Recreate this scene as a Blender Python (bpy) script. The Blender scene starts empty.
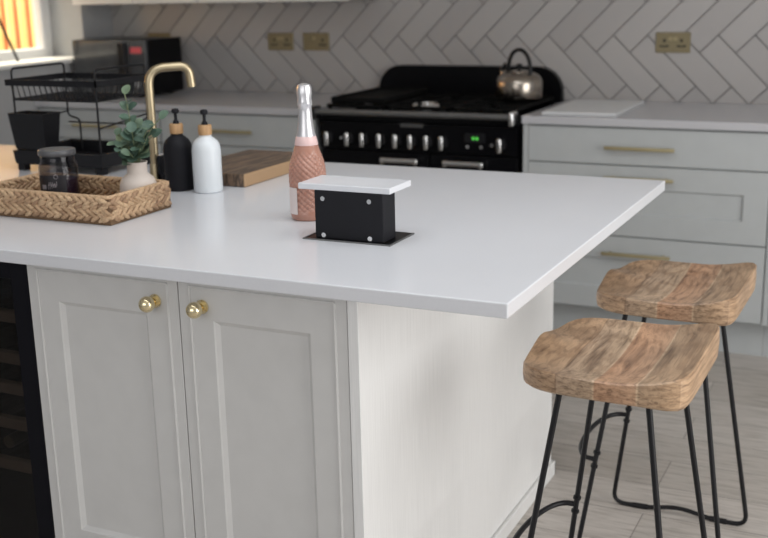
import bpy, bmesh, math, random
from mathutils import Vector, Matrix
random.seed(7)
PI = math.pi
C = bpy.context.scene.collection
H = 0.92            # worktop height
W = 3.1826          # back wall
XL = -3.36          # left wall
YF = 2.553          # front plane of the back run
YC = 0.0516         # front plane of the island cabinets

# ------------------------------------------------------------------ materials
def nmat(name):
    m = bpy.data.materials.new(name); m.use_nodes = True
    nt = m.node_tree; return m, nt, nt.nodes['Principled BSDF']
def N(nt, t, **kw):
    n = nt.nodes.new(t)
    for k, v in kw.items(): setattr(n, k, v)
    return n
def setin(n, **kw):
    for k, v in kw.items():
        n.inputs[k.replace('_', ' ')].default_value = v
def mapping(nt, scale=(1,1,1), rot=(0,0,0), coord='Object'):
    tc = N(nt, 'ShaderNodeTexCoord'); mp = N(nt, 'ShaderNodeMapping')
    nt.links.new(tc.outputs[coord], mp.inputs['Vector'])
    mp.inputs['Scale'].default_value = scale; mp.inputs['Rotation'].default_value = rot
    return mp.outputs['Vector']
def ramp(nt, fac, stops, interp='LINEAR'):
    r = N(nt, 'ShaderNodeValToRGB'); r.color_ramp.interpolation = interp
    e = r.color_ramp.elements
    while len(e) < len(stops): e.new(0.5)
    for i, (p, c) in enumerate(stops): e[i].position = p; e[i].color = (*c, 1)
    nt.links.new(fac, r.inputs['Fac']); return r.outputs['Color']
def noise(nt, vec, scale=5, detail=3, rough=.5, dist=0):
    n = N(nt, 'ShaderNodeTexNoise'); setin(n, Scale=scale, Detail=detail, Roughness=rough, Distortion=dist)
    nt.links.new(vec, n.inputs['Vector']); return n.outputs['Fac']
def bump(nt, b, h, strength=.3, dist=.002):
    n = N(nt, 'ShaderNodeBump'); setin(n, Strength=strength, Distance=dist)
    nt.links.new(h, n.inputs['Height']); nt.links.new(n.outputs['Normal'], b.inputs['Normal'])
def mixc(nt, fac, a, b, mode='MIX'):
    n = N(nt, 'ShaderNodeMix', data_type='RGBA', blend_type=mode)
    for s, v in ((0, fac), (6, a), (7, b)):
        if isinstance(v, (int, float)): n.inputs[s].default_value = v
        elif isinstance(v, tuple): n.inputs[s].default_value = (*v, 1)
        else: nt.links.new(v, n.inputs[s])
    return n.outputs[2]
def simple(name, col, rough=.5, metal=0, var=.04, vscale=(6,6,6), spec=.5, coat=0, bmp=0, bscale=60):
    """plain paint / metal / plastic with a faint procedural variation"""
    m, nt, b = nmat(name)
    f = noise(nt, mapping(nt, vscale), 3, 2)
    d = tuple(max(0, c*(1-var)) for c in col); l = tuple(min(1, c*(1+var)) for c in col)
    nt.links.new(ramp(nt, f, [(.3, d), (.7, l)]), b.inputs['Base Color'])
    setin(b, Roughness=rough, Metallic=metal); b.inputs['Specular IOR Level'].default_value = spec
    b.inputs['Coat Weight'].default_value = coat
    if bmp: bump(nt, b, noise(nt, mapping(nt), bscale, 3), bmp, .001)
    return m
M = {}
M['paint'] = simple('cabinet_paint', (.625,.62,.61), .42, var=.02)
M['paint_back'] = simple('drawer_paint', (.455,.475,.48), .45, var=.02)
M['white_paint'] = simple('white_paint', (.74,.74,.73), .5, var=.02)
M['wall_paint'] = simple('wall_paint', (.37,.375,.385), .85, var=.02)
M['ceil'] = simple('ceiling_paint', (.75,.75,.74), .9, var=.01)
M['black'] = simple('black_satin', (.008,.008,.010), .42, var=.1, spec=.3)
M['black_gloss'] = simple('black_enamel', (.004,.004,.005), .28, var=.1, spec=.12)
M['black_matt'] = simple('black_matt', (.009,.009,.012), .6, var=.1, spec=.25)
M['black_enamel_dark'] = simple('cooler_black', (.006,.006,.009), .55, var=.1, spec=.1)
M['iron'] = simple('cast_iron', (.005,.005,.005), .7, var=.2, bmp=.3, spec=.12)
M['brass'] = simple('brushed_brass', (.52,.43,.28), .36, 1, var=.06)
M['brass_dull'] = simple('satin_brass', (.40,.34,.20), .5, .5, var=.06)
M['brass_plate'] = simple('antique_brass', (.25,.21,.125), .5, .45, var=.06)
M['brass_pol'] = simple('polished_brass', (.86,.74,.48), .12, 1, var=.03)
M['chrome'] = simple('chrome', (.72,.72,.72), .16, 1, var=.03)
M['steel'] = simple('steel', (.36,.32,.275), .2, 1, var=.05)
M['grey_metal'] = simple('grey_metal', (.19,.19,.19), .5, .8, var=.05)
M['foil'] = simple('silver_foil', (.72,.71,.73), .3, .75, var=.05, bmp=.25, bscale=120)
M['pink'] = simple('pink_band', (.78,.56,.54), .4, var=.04)
M['label'] = simple('pale_label', (.75,.66,.64), .6, var=.06)
M['white_gloss'] = simple('white_bottle', (.74,.78,.81), .3, var=.01)
M['ceramic'] = simple('cream_ceramic', (.66,.58,.52), .55, var=.04, bmp=.15, bscale=200)
M['hole'] = simple('socket_hole', (.02,.018,.012), .6, var=.1)
M['white_board'] = simple('white_board', (.68,.69,.70), .4, var=.02)
M['dark_label'] = simple('dark_label', (.012,.011,.016), .5, var=.2)
M['wax'] = simple('plum_wax', (.055,.020,.045), .5, var=.2)
M['red'] = simple('red_sticker', (.75,.10,.12), .5)
M['dark_glass'] = simple('dark_glass', (.05,.052,.056), .12, var=.1, coat=.5)
M['stem'] = simple('green_stem', (.20,.24,.13), .6, var=.1)
M['pvc'] = simple('window_frame_white', (.66,.67,.69), .4, var=.02)
M['green_led'] = simple('green_led', (.1,.8,.1), .5)
_b = M['green_led'].node_tree.nodes['Principled BSDF']
_b.inputs['Emission Color'].default_value = (.15,.9,.10,1); _b.inputs['Emission Strength'].default_value = .35

def m_quartz(name, col, r=.16):
    m, nt, b = nmat(name)
    f = noise(nt, mapping(nt), 180, 2); g = noise(nt, mapping(nt), 3, 3)
    c1 = ramp(nt, f, [(.35, tuple(c*.985 for c in col)), (.65, col)])
    c2 = ramp(nt, g, [(.3, (.975,.975,.975)), (.7, (1,1,1))])
    nt.links.new(mixc(nt, 1.0, c1, c2, 'MULTIPLY'), b.inputs['Base Color'])
    setin(b, Roughness=r); return m
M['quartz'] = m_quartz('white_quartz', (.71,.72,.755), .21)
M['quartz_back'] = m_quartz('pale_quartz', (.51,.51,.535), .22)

def m_tile():
    m, nt, b = nmat('tile_glaze')
    g = N(nt, 'ShaderNodeNewGeometry')
    c = ramp(nt, g.outputs['Random Per Island'], [(0, (.36,.343,.338)), (.5, (.39,.373,.366)), (1, (.415,.398,.39))])
    nt.links.new(c, b.inputs['Base Color']); setin(b, Roughness=.3)
    bump(nt, b, noise(nt, mapping(nt), 9, 2), .12, .004); return m
M['tile'] = m_tile()
M['grout'] = simple('grout', (.17,.165,.163), .9, var=.05)

def m_floor():
    m, nt, b = nmat('grey_oak_planks')
    v = mapping(nt)
    br = N(nt, 'ShaderNodeTexBrick'); br.offset = .37; br.squash = 1
    setin(br, Scale=1.0, Mortar_Size=.0015, Brick_Width=1.25, Row_Height=.19)
    br.inputs['Color1'].default_value = (.0,.0,.0,1); br.inputs['Color2'].default_value = (1,1,1,1); br.inputs['Mortar'].default_value = (.5,.5,.5,1)
    nt.links.new(v, br.inputs['Vector'])
    base = ramp(nt, br.outputs['Color'], [(0, (.43,.395,.36)), (.5, (.49,.455,.42)), (1, (.55,.51,.475))])
    gr = noise(nt, mapping(nt, (1.2,14,1)), 6, 5, .6, .6)
    grain = ramp(nt, gr, [(.28, (.60,.58,.56)), (.5, (.95,.95,.95)), (.75, (1.14,1.14,1.14))])
    c = mixc(nt, 1, base, grain, 'MULTIPLY')
    c = mixc(nt, br.outputs['Fac'], c, (.18,.16,.15))
    nt.links.new(c, b.inputs['Base Color']); setin(b, Roughness=.45)
    bump(nt, b, gr, .1, .002); return m
M['floor'] = m_floor()

def m_panel():
    m, nt, b = nmat('white_end_panel')
    s = noise(nt, mapping(nt, (40,40,1.2)), 6, 3)
    c = ramp(nt, s, [(.3, (.77,.77,.765)), (.7, (.84,.84,.835))])
    nt.links.new(c, b.inputs['Base Color']); setin(b, Roughness=.34)
    bump(nt, b, s, .12, .001); return m
M['panel'] = m_panel()

def m_mango():
    m, nt, b = nmat('mango_wood')
    tc = N(nt, 'ShaderNodeTexCoord'); sx = N(nt, 'ShaderNodeSeparateXYZ')
    oi = N(nt, 'ShaderNodeObjectInfo')
    add = N(nt, 'ShaderNodeVectorMath', operation='ADD'); sc = N(nt, 'ShaderNodeVectorMath', operation='SCALE')
    nt.links.new(oi.outputs['Location'], sc.inputs[0]); sc.inputs['Scale'].default_value = .9
    nt.links.new(tc.outputs['Object'], add.inputs[0]); nt.links.new(sc.outputs[0], add.inputs[1])
    nt.links.new(tc.outputs['Object'], sx.inputs[0])
    # glued strips running along the seat
    st = N(nt, 'ShaderNodeMapRange'); setin(st, From_Min=-.19, From_Max=.19)
    nt.links.new(sx.outputs['X'], st.inputs['Value'])
    base = ramp(nt, st.outputs['Result'], [(0, (.36,.24,.145)), (.30, (.44,.31,.205)), (.305, (.28,.19,.125)), (.312, (.42,.315,.225)),
        (.49, (.38,.285,.20)), (.50, (.50,.39,.28)), (.508, (.40,.245,.155)), (.71, (.36,.235,.155)), (.715, (.48,.37,.26)), (.725, (.32,.23,.155)), (1, (.40,.275,.175))])
    mp = N(nt, 'ShaderNodeMapping'); mp.inputs['Scale'].default_value = (24, 1.7, 60); nt.links.new(add.outputs[0], mp.inputs['Vector'])
    g1 = noise(nt, mp.outputs['Vector'], 3.0, 8, .64, .5)
    grain = ramp(nt, g1, [(.28, (.36,.30,.26)), (.42, (.80,.76,.73)), (.57, (1.24,1.21,1.18)), (.74, (.66,.60,.55))])
    c = mixc(nt, 1, base, grain, 'MULTIPLY')
    wv = N(nt, 'ShaderNodeTexWave', wave_type='RINGS'); setin(wv, Scale=9, Distortion=7, Detail=3, Detail_Scale=1.4)
    mp2 = N(nt, 'ShaderNodeMapping'); mp2.inputs['Scale'].default_value = (2.4,.7,2.4); nt.links.new(add.outputs[0], mp2.inputs['Vector'])
    nt.links.new(mp2.outputs['Vector'], wv.inputs['Vector'])
    rings = ramp(nt, wv.outputs['Fac'], [(0, (.68,.62,.57)), (.35, (1,1,1)), (1, (1.05,1.05,1.05))])
    c = mixc(nt, .55, c, mixc(nt, 1, c, rings, 'MULTIPLY'))
    big = ramp(nt, noise(nt, add.outputs[0], 9, 2), [(.35, (.82,.80,.78)), (.65, (1.18,1.16,1.13))])
    c = mixc(nt, 1, c, big, 'MULTIPLY')
    nt.links.new(c, b.inputs['Base Color']); setin(b, Roughness=.42)
    bump(nt, b, g1, .05, .0006); return m
M['mango'] = m_mango()

def m_board():
    m, nt, b = nmat('striped_board_wood')
    tc = N(nt, 'ShaderNodeTexCoord'); sx = N(nt, 'ShaderNodeSeparateXYZ'); nt.links.new(tc.outputs['Object'], sx.inputs[0])
    mp = N(nt, 'ShaderNodeMapping'); mp.inputs['Scale'].default_value = (9, 1.1, 3); nt.links.new(tc.outputs['Object'], mp.inputs['Vector'])
    g = noise(nt, mp.outputs['Vector'], 3.0, 4, .6, .3)
    c = ramp(nt, g, [(.30, (.035,.023,.017)), (.42, (.085,.055,.038)), (.50, (.20,.13,.085)), (.58, (.06,.04,.028)), (.70, (.22,.145,.095))])
    side = N(nt, 'ShaderNodeMapRange'); setin(side, From_Min=.116, From_Max=.121); nt.links.new(sx.outputs['X'], side.inputs['Value'])
    c = mixc(nt, side.outputs['Result'], c, (.42,.27,.15))
    nt.links.new(c, b.inputs['Base Color']); setin(b, Roughness=.5); return m
M['board'] = m_board()
def m_wood(name, a, c_, sc=(3,30,30)):
    m, nt, b = nmat(name)
    g = noise(nt, mapping(nt, sc), 3, 4, .6, .4)
    nt.links.new(ramp(nt, g, [(.3, a), (.7, c_)]), b.inputs['Base Color']); setin(b, Roughness=.5); return m
M['bamboo'] = m_wood('bamboo_collar', (.42,.24,.11), (.58,.36,.18), (30,30,6))
M['beech'] = m_wood('beech_shelf_front', (.40,.27,.18), (.52,.37,.25))
def m_weave():
    m, nt, b = nmat('water_hyacinth')
    g = N(nt, 'ShaderNodeNewGeometry')
    c = ramp(nt, g.outputs['Random Per Island'], [(0, (.33,.20,.115)), (.4, (.53,.35,.21)), (.8, (.63,.44,.27)), (1, (.42,.27,.155))])
    n = noise(nt, mapping(nt, (1,1,1)), 160, 3)
    c = mixc(nt, 1, c, ramp(nt, n, [(.3, (.7,.68,.65)), (.6, (1.05,1.05,1.05))]), 'MULTIPLY')
    nt.links.new(c, b.inputs['Base Color']); setin(b, Roughness=.6); bump(nt, b, n, .3, .001); return m
M['weave'] = m_weave()
M['wicker_dark'] = simple('wicker_core', (.16,.095,.05), .8, var=.2)
def m_leaf():
    m, nt, b = nmat('eucalyptus_leaf')
    g = N(nt, 'ShaderNodeNewGeometry')
    c = ramp(nt, g.outputs['Random Per Island'], [(0, (.045,.085,.065)), (.45, (.08,.135,.10)), (.8, (.13,.19,.125)), (1, (.21,.25,.14))])
    n = noise(nt, mapping(nt), 60, 2)
    c = mixc(nt, 1, c, ramp(nt, n, [(.3, (.8,.85,.85)), (.7, (1.15,1.15,1.1))]), 'MULTIPLY')
    nt.links.new(c, b.inputs['Base Color']); setin(b, Roughness=.55); return m
M['leaf'] = m_leaf()
def m_glass(name, col, rough=.03, alpha_mix=.75):
    """thin pane / jar glass: tinted see-through plus reflection"""
    m = bpy.data.materials.new(name); m.use_nodes = True; nt = m.node_tree; nt.nodes.clear()
    o = N(nt, 'ShaderNodeOutputMaterial'); t = N(nt, 'ShaderNodeBsdfTransparent'); g = N(nt, 'ShaderNodeBsdfGlossy')
    n = noise(nt, mapping(nt), 3, 1)
    nt.links.new(ramp(nt, n, [(.3, tuple(c*.97 for c in col)), (.7, col)]), t.inputs['Color'])
    setin(g, Roughness=rough); lw = N(nt, 'ShaderNodeLayerWeight'); pw = N(nt, 'ShaderNodeMath', operation='POWER'); f = N(nt, 'ShaderNodeMath', operation='MULTIPLY_ADD')
    nt.links.new(lw.outputs['Facing'], pw.inputs[0]); pw.inputs[1].default_value = 4; nt.links.new(pw.outputs[0], f.inputs[0]); f.inputs[1].default_value = .5; f.inputs[2].default_value = .025
    mx = N(nt, 'ShaderNodeMixShader'); nt.links.new(f.outputs[0], mx.inputs[0]); nt.links.new(t.outputs[0], mx.inputs[1]); nt.links.new(g.outputs[0], mx.inputs[2])
    nt.links.new(mx.outputs[0], o.inputs['Surface']); return m
M['pane'] = m_glass('window_glass', (.97,.98,.98))
M['jar_glass'] = m_glass('jar_glass', (.70,.70,.73), .06)
M['cooler_glass'] = m_glass('smoked_glass', (.50,.50,.51), .05)
def m_bottle():
    m, nt, b = nmat('rose_glass')
    g = noise(nt, mapping(nt), 25, 2)
    nt.links.new(ramp(nt, g, [(.3, (.50,.25,.18)), (.7, (.62,.33,.25))]), b.inputs['Base Color'])
    setin(b, Roughness=.12, IOR=1.35); b.inputs['Transmission Weight'].default_value = .3; b.inputs['Coat Weight'].default_value = .6
    return m
M['rose'] = m_bottle()
M['fence_sunlit'] = m_wood('fence_sun_glare', (.80,.52,.17), (.95,.70,.30), (2,20,1))  # sun glare on the orange boards put into the base colour
M['fence_dark'] = m_wood('fence_orange', (.42,.13,.05), (.62,.22,.08), (2,20,1))
M['ground'] = simple('garden_ground', (.30,.29,.27), .9, var=.2)

# ------------------------------------------------------------------ mesh helpers
def box(bm, x0, x1, y0, y1, z0, z1, bev=0, seg=1):
    r = bmesh.ops.create_cube(bm, size=1)
    vs = r['verts']
    for v in vs:
        v.co = Vector(((x0+x1)/2 + v.co.x*(x1-x0), (y0+y1)/2 + v.co.y*(y1-y0), (z0+z1)/2 + v.co.z*(z1-z0)))
    if bev:
        es = list({e for v in vs for e in v.link_edges})
        bmesh.ops.bevel(bm, geom=es, offset=bev, segments=seg, affect='EDGES', profile=.5)
    return vs
def lathe(bm, prof, seg=32, center=(0,0,0), fn=None):
    """prof: (radius, z) from bottom to top; closes on the axis when radius 0"""
    rings = []
    for k, (r, z) in enumerate(prof):
        if r < 1e-6:
            rings.append([bm.verts.new((center[0], center[1], center[2]+z))])
        else:
            ring = []
            for i in range(seg):
                a = 2*PI*i/seg; rr = r + (fn(a, z, r) if fn else 0)
                ring.append(bm.verts.new((center[0]+rr*math.cos(a), center[1]+rr*math.sin(a), center[2]+z)))
            rings.append(ring)
    for A, B in zip(rings, rings[1:]):
        for i in range(seg):
            j = (i+1) % seg
            if len(A) == 1 and len(B) == 1: continue
            if len(A) == 1: bm.faces.new((A[0], B[j], B[i]))
            elif len(B) == 1: bm.faces.new((A[i], A[j], B[0]))
            else: bm.faces.new((A[i], A[j], B[j], B[i]))
def fillet(pts, r, n=6):
    P = [Vector(p) for p in pts]; out = [P[0]]
    for a, b, c in zip(P, P[1:], P[2:]):
        u = (a-b); v = (c-b); rr = min(r, u.length*.48, v.length*.48)
        u.normalize(); v.normalize()
        s = b+u*rr; e = b+v*rr
        for i in range(n+1):
            t = i/n; out.append((1-t)**2*s + 2*t*(1-t)*b + t*t*e)
    out.append(P[-1]); return out
def tube(bm, pts, r, seg=10, caps=True, radii=None):
    P = [Vector(p) for p in pts]
    Q = [P[0]]; 
    for p in P[1:]:
        if (p-Q[-1]).length > 1e-6: Q.append(p)
    P = Q
    T = []
    for i in range(len(P)):
        a = P[max(0, i-1)]; b = P[min(len(P)-1, i+1)]; T.append((b-a).normalized())
    up = Vector((0,0,1)) if abs(T[0].z) < .9 else Vector((1,0,0))
    n = T[0].cross(up).normalized(); rings = []
    for i, p in enumerate(P):
        n = (n - T[i]*n.dot(T[i])).normalized(); bn = T[i].cross(n)
        rr = radii[i] if radii else r
        rings.append([bm.verts.new(p + (n*math.cos(2*PI*k/seg) + bn*math.sin(2*PI*k/seg))*rr) for k in range(seg)])
    for A, B in zip(rings, rings[1:]):
        for k in range(seg):
            j = (k+1) % seg; bm.faces.new((A[k], A[j], B[j], B[k]))
    if caps:
        bm.faces.new(list(reversed(rings[0]))); bm.faces.new(rings[-1])
def prism(bm, poly, axis, a, b):
    """extrude a 2-D polygon along axis ('x','y','z') from a to b"""
    def P(u, v, w):
        return {'x': (w,u,v), 'y': (u,w,v), 'z': (u,v,w)}[axis]
    A = [bm.verts.new(P(u, v, a)) for u, v in poly]; B = [bm.verts.new(P(u, v, b)) for u, v in poly]
    n = len(poly)
    bm.faces.new(A); bm.faces.new(list(reversed(B)))
    for i in range(n): bm.faces.new((A[i], B[i], B[(i+1) % n], A[(i+1) % n]))
_SPH = {}
def sphere(bm, mat, nu=8, nv=6):
    if (nu, nv) not in _SPH:
        rows = [[Vector((math.sin(PI*j/nv)*math.cos(2*PI*i/nu), math.sin(PI*j/nv)*math.sin(2*PI*i/nu), math.cos(PI*j/nv))) for i in range(nu)] for j in range(1, nv)]
        _SPH[(nu, nv)] = rows
    rows = [[bm.verts.new(mat @ v) for v in r] for r in _SPH[(nu, nv)]]
    a = bm.verts.new(mat @ Vector((0,0,1))); b = bm.verts.new(mat @ Vector((0,0,-1)))
    for i in range(nu):
        j = (i+1) % nu
        bm.faces.new((a, rows[0][i], rows[0][j])); bm.faces.new((b, rows[-1][j], rows[-1][i]))
        for A, Bq in zip(rows, rows[1:]): bm.faces.new((A[i], Bq[i], Bq[j], A[j]))
def ball(bm, c, r, s=(1,1,1), seg=16):
    sphere(bm, Matrix.Translation(c) @ Matrix.Diagonal((r*s[0], r*s[1], r*s[2], 1)), seg, seg//2+2)
def disc_y(bm, c, r, depth, seg=20, bev=0):
    """cylinder with its axis along y, front at c.y"""
    m = Matrix.Translation((c[0], c[1]+depth/2, c[2])) @ Matrix.Rotation(PI/2, 4, 'X')
    bmesh.ops.create_cone(bm, cap_ends=True, segments=seg, radius1=r, radius2=r, depth=depth, matrix=m)
def build(name, bm, m, parent=None, smooth=None, label=None):
    """one bmesh -> one linked mesh object"""
    bmesh.ops.recalc_face_normals(bm, faces=bm.faces)
    if smooth is not None:
        for f in bm.faces: f.smooth = True
        for e in bm.edges:
            if len(e.link_faces) == 2 and e.calc_face_angle(0) > math.radians(smooth): e.smooth = False
    me = bpy.data.meshes.new(name); bm.to_mesh(me); bm.free()
    me.materials.append(M[m] if isinstance(m, str) else m)
    o = bpy.data.objects.new(name, me); C.objects.link(o)
    if parent:
        o.parent = parent
        off = Vector((0,0,0)); p = parent
        while p: off += p.location; p = p.parent
        for v in me.vertices: v.co -= off       # the geometry is drawn in world space
    if label: o['label'] = label
    return o
def recenter(o, loc):
    for v in o.data.vertices: v.co -= Vector(loc)
    o.location = loc; return o
def thing(name, label, cat, loc=(0,0,0), group=None):
    o = bpy.data.objects.new(name, None); C.objects.link(o); o.location = loc; o.empty_display_size = .05
    return tag(o, label, cat, group)
def tag(o, label, cat, group=None):
    o['label'] = label; o['category'] = cat
    if group: o['group'] = group
    return o
def struct(o):
    o['kind'] = 'structure'; return o
def copy_tree(o, parent=None):
    c = o.copy(); C.objects.link(c)
    if parent: c.parent = parent
    for ch in list(o.children): copy_tree(ch, c)
    return c
B = bmesh.new
def one(name, m, parent, fn, *a, smooth=None, label=None, **k):
    bm = B(); fn(bm, *a, **k); return build(name, bm, m, parent, smooth, label)

# ------------------------------------------------------------------ room shell
XR = 2.6; YB = -3.2; ZC = 2.4
bm = B(); box(bm, XL-.25, XR, YB, W+.1, -.08, 0); struct(build('floor', bm, 'floor'))
bm = B(); box(bm, XL-.25, XR, YB, W+.1, ZC, ZC+.08); struct(build('ceiling', bm, 'ceil'))

# back wall: plaster/grout backing and the herringbone tiles as one wall
bm = B(); box(bm, XL-.25, XR, W, W+.1, 0, ZC)
wall = struct(build('wall_back', bm, 'grout'))
def clip(poly, ax, val, keep_less):
    out = []
    for i in range(len(poly)):
        a, b = poly[i], poly[(i+1) % len(poly)]
        ia = (a[ax] <= val) == keep_less; ib = (b[ax] <= val) == keep_less
        if ia: out.append(a)
        if ia != ib:
            t = (val-a[ax])/(b[ax]-a[ax]); out.append((a[0]+t*(b[0]-a[0]), a[1]+t*(b[1]-a[1])))
    return out
w_ = .1045; L_ = .301; s2 = math.sqrt(.5); pitch = w_*2*s2; gap = .0022
d = (s2, -s2); e = (s2, s2)
bm = B()
def put_tile(P, ax, bx, la, lb):
    """tile with corner P, axes ax (length la) and bx (length lb), shrunk by the grout"""
    g = gap
    def q(i, j): return (P[0]+ax[0]*i+bx[0]*j, P[1]+ax[1]*i+bx[1]*j)
    poly = [q(g, g), q(la-g, g), q(la-g, lb-g), q(g, lb-g)]
    for axis, val, less in ((0, XL, False), (0, XR, True), (1, H, False), (1, ZC, True)):
        poly = clip(poly, axis, val, less)
        if len(poly) < 3: return
    cx = sum(p[0] for p in poly)/len(poly); cz = sum(p[1] for p in poly)/len(poly)
    k = .0012
    def sh(p):
        v = Vector((p[0]-cx, p[1]-cz)); l = v.length
        return (cx+v.x*(1-k/max(l, .004)), cz+v.y*(1-k/max(l, .004)))
    A = [bm.verts.new((p[0], W-.0002, p[1])) for p in poly]
    F = [bm.verts.new((p[0], W-.0045, p[1])) for p in poly]
    G = [bm.verts.new((sh(p)[0], W-.006, sh(p)[1])) for p in poly]
    n = len(poly)
    for X, Y in ((A, F), (F, G)):
        for i in range(n): bm.faces.new((X[i], X[(i+1) % n], Y[(i+1) % n], Y[i]))
    bm.faces.new(G)
apex0 = (-.7855, 1.203)
sh_ = L_*s2
# boundary b has its apexes at apex0 + shift[b]; rows alternate between the two slants
for row in range(-2, 7):
    # row >= 0 counts upward from the reference boundary, row < 0 downward
    ox, oz = apex0
    if row >= 0:
        for r in range(row):
            if r % 2 == 0: ox += sh_; oz += sh_
            else: ox -= sh_; oz += sh_
        fwd = row % 2 == 0           # even rows above slant '/'
    else:
        for r in range(-1, row, -1):
            if r % 2: ox += sh_; oz -= sh_
            else: ox -= sh_; oz -= sh_
        # (ox, oz) is the upper boundary of this row
    for k in range(-40, 41):
        A = (ox+k*pitch, oz)
        if row >= 0:
            if fwd: put_tile((A[0]+d[0]*w_, A[1]+d[1]*w_), e, (-d[0], -d[1]), L_, w_)
            else:   put_tile((A[0]-e[0]*w_, A[1]-e[1]*w_), (-d[0], -d[1]), e, L_, w_)
        else:
            if row % 2: put_tile((A[0]-e[0]*w_, A[1]-e[1]*w_), d, e, L_, w_)      # '\' row
            else:       put_tile(A, (-e[0], -e[1]), d, L_, w_)
tl = build('tiles', bm, 'tile', wall); tl['label'] = 'greyish white glazed tiles laid in herringbone'

# left wall with the deep window recess
bm = B()
WY0, WY1, WZ0, WZ1 = 1.15, 2.94, 1.085, 2.12
T = .27
box(bm, XL-T, XL, YB, W, 0, WZ0); box(bm, XL-T, XL, YB, W, WZ1, ZC)
box(bm, XL-T, XL, WY1, W, WZ0, WZ1); box(bm, XL-T, XL, YB, WY0, WZ0, WZ1)
struct(build('wall_left', bm, 'wall_paint'))
win = struct(bpy.data.objects.new('window_1', None)); C.objects.link(win); win.location = (XL-T+.04, WY0, WZ0)
bm = B(); fx0, fx1 = XL-T+.005, XL-T+.065; fw_ = .07
ym = (WY0+WY1)/2
box(bm, fx0, fx1, WY0, WY1, WZ0, WZ0+fw_, .006); box(bm, fx0, fx1, WY0, WY1, WZ1-fw_, WZ1, .006)
for y in (WY0, ym-fw_/2, WY1-fw_): box(bm, fx0, fx1, y, y+fw_, WZ0+fw_-.006, WZ1-fw_+.006, .006)
build('window_frame', bm, 'pvc', win)
bm = B()
for a, b in ((WY0+fw_-.004, ym-fw_/2+.004), (ym+fw_/2-.004, WY1-fw_+.004)): box(bm, fx0+.024, fx0+.030, a, b, WZ0+fw_-.004, WZ1-fw_+.004)
build('window_pane', bm, 'pane', win)
bm = B(); box(bm, XL-T+.066, XL+.03, WY0-.04, WY1-.001, WZ0+.0005, WZ0+.022, .005, 2)
o = struct(build('trim_1', bm, 'white_paint'))

# outside: ground and a sunlit board fence
bm = B(); box(bm, -8, XL-T-.02, -1.5, 6, -.1, 0); struct(build('ground', bm, 'ground'))
fence = thing('garden_fence', 'orange timber slat fence with sunlight coloured into its yellow slats seen through the window', 'fence', (-5.1, 2.7, 0))
for k, (m, off) in enumerate((('fence_sunlit', 0), ('fence_dark', .02))):
    bm = B(); y = .2+k*.062
    while y < 5.4:
        box(bm, -5.10-off, -5.08-off, y, y+.058, .03, 1.9, .003); y += .118
    build(('slats', 'recessed_slats')[k], bm, m, fence, label=('orange slats coloured yellow as sun glare', 'orange slats')[k])
bm = B()
for z in (.4, 1.5): box(bm, -5.16, -5.1205, .2, 5.4, z, z+.08)
build('rail', bm, 'fence_dark', fence)
rod = B(); tube(rod, [(-3.495, 2.485, 1.335), (-3.475, 2.575, 1.108)], .007, 8)
rd = build('black_stick', rod, 'black', smooth=60); recenter(rd, (-3.475, 2.575, 1.108)); tag(rd, 'thin black stick leaning in the window recess on the sill', 'stick')

# ------------------------------------------------------------------ joinery helpers
def shaker(bm, x0, x1, z0, z1, y, th, st, rec=.008, slope=.006, top=0, bot=0):
    """framed door/drawer front facing -y with a recessed centre panel"""
    def ring(a, yy):
        t, b = (top, bot) if a >= st else (0, 0)
        return [bm.verts.new(p) for p in ((x0+a, yy, z0+a+b), (x1-a, yy, z0+a+b), (x1-a, yy, z1-a-t), (x0+a, yy, z1-a-t))]
    R = [ring(0, y+th), ring(0, y+.0015), ring(.0015, y), ring(st, y), ring(st+.002, y+.003), ring(st+slope, y+rec)]
    for A, Bq in zip(R, R[1:]):
        for i in range(4): bm.faces.new((A[i], A[(i+1) % 4], Bq[(i+1) % 4], Bq[i]))
    bm.faces.new(R[-1]); bm.faces.new(list(reversed(R[0])))
def knob(parent, x, z, y):
    bm = B()
    disc_y(bm, (x, y-.004, z), .0145, .004, 24)
    disc_y(bm, (x, y-.010, z), .010, .006, 24)
    disc_y(bm, (x, y-.018, z), .0058, .010, 16)
    ball(bm, (x, y-.029, z), .0168, seg=24)
    return build('knob', bm, 'brass_pol', parent, 40, 'polished brass ball knob')
def bar_handle(parent, x0, x1, z, y):
    bm = B()
    box(bm, x0, x1, y-.036, y-.024, z-.007, z+.007, .003, 2)
    for x in (x0+.03, x1-.03): disc_y(bm, (x, y-.026, z), .005, .0262, 10)
    return build('handle', bm, 'brass_dull', parent, 40, 'satin brass bar handle')

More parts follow.
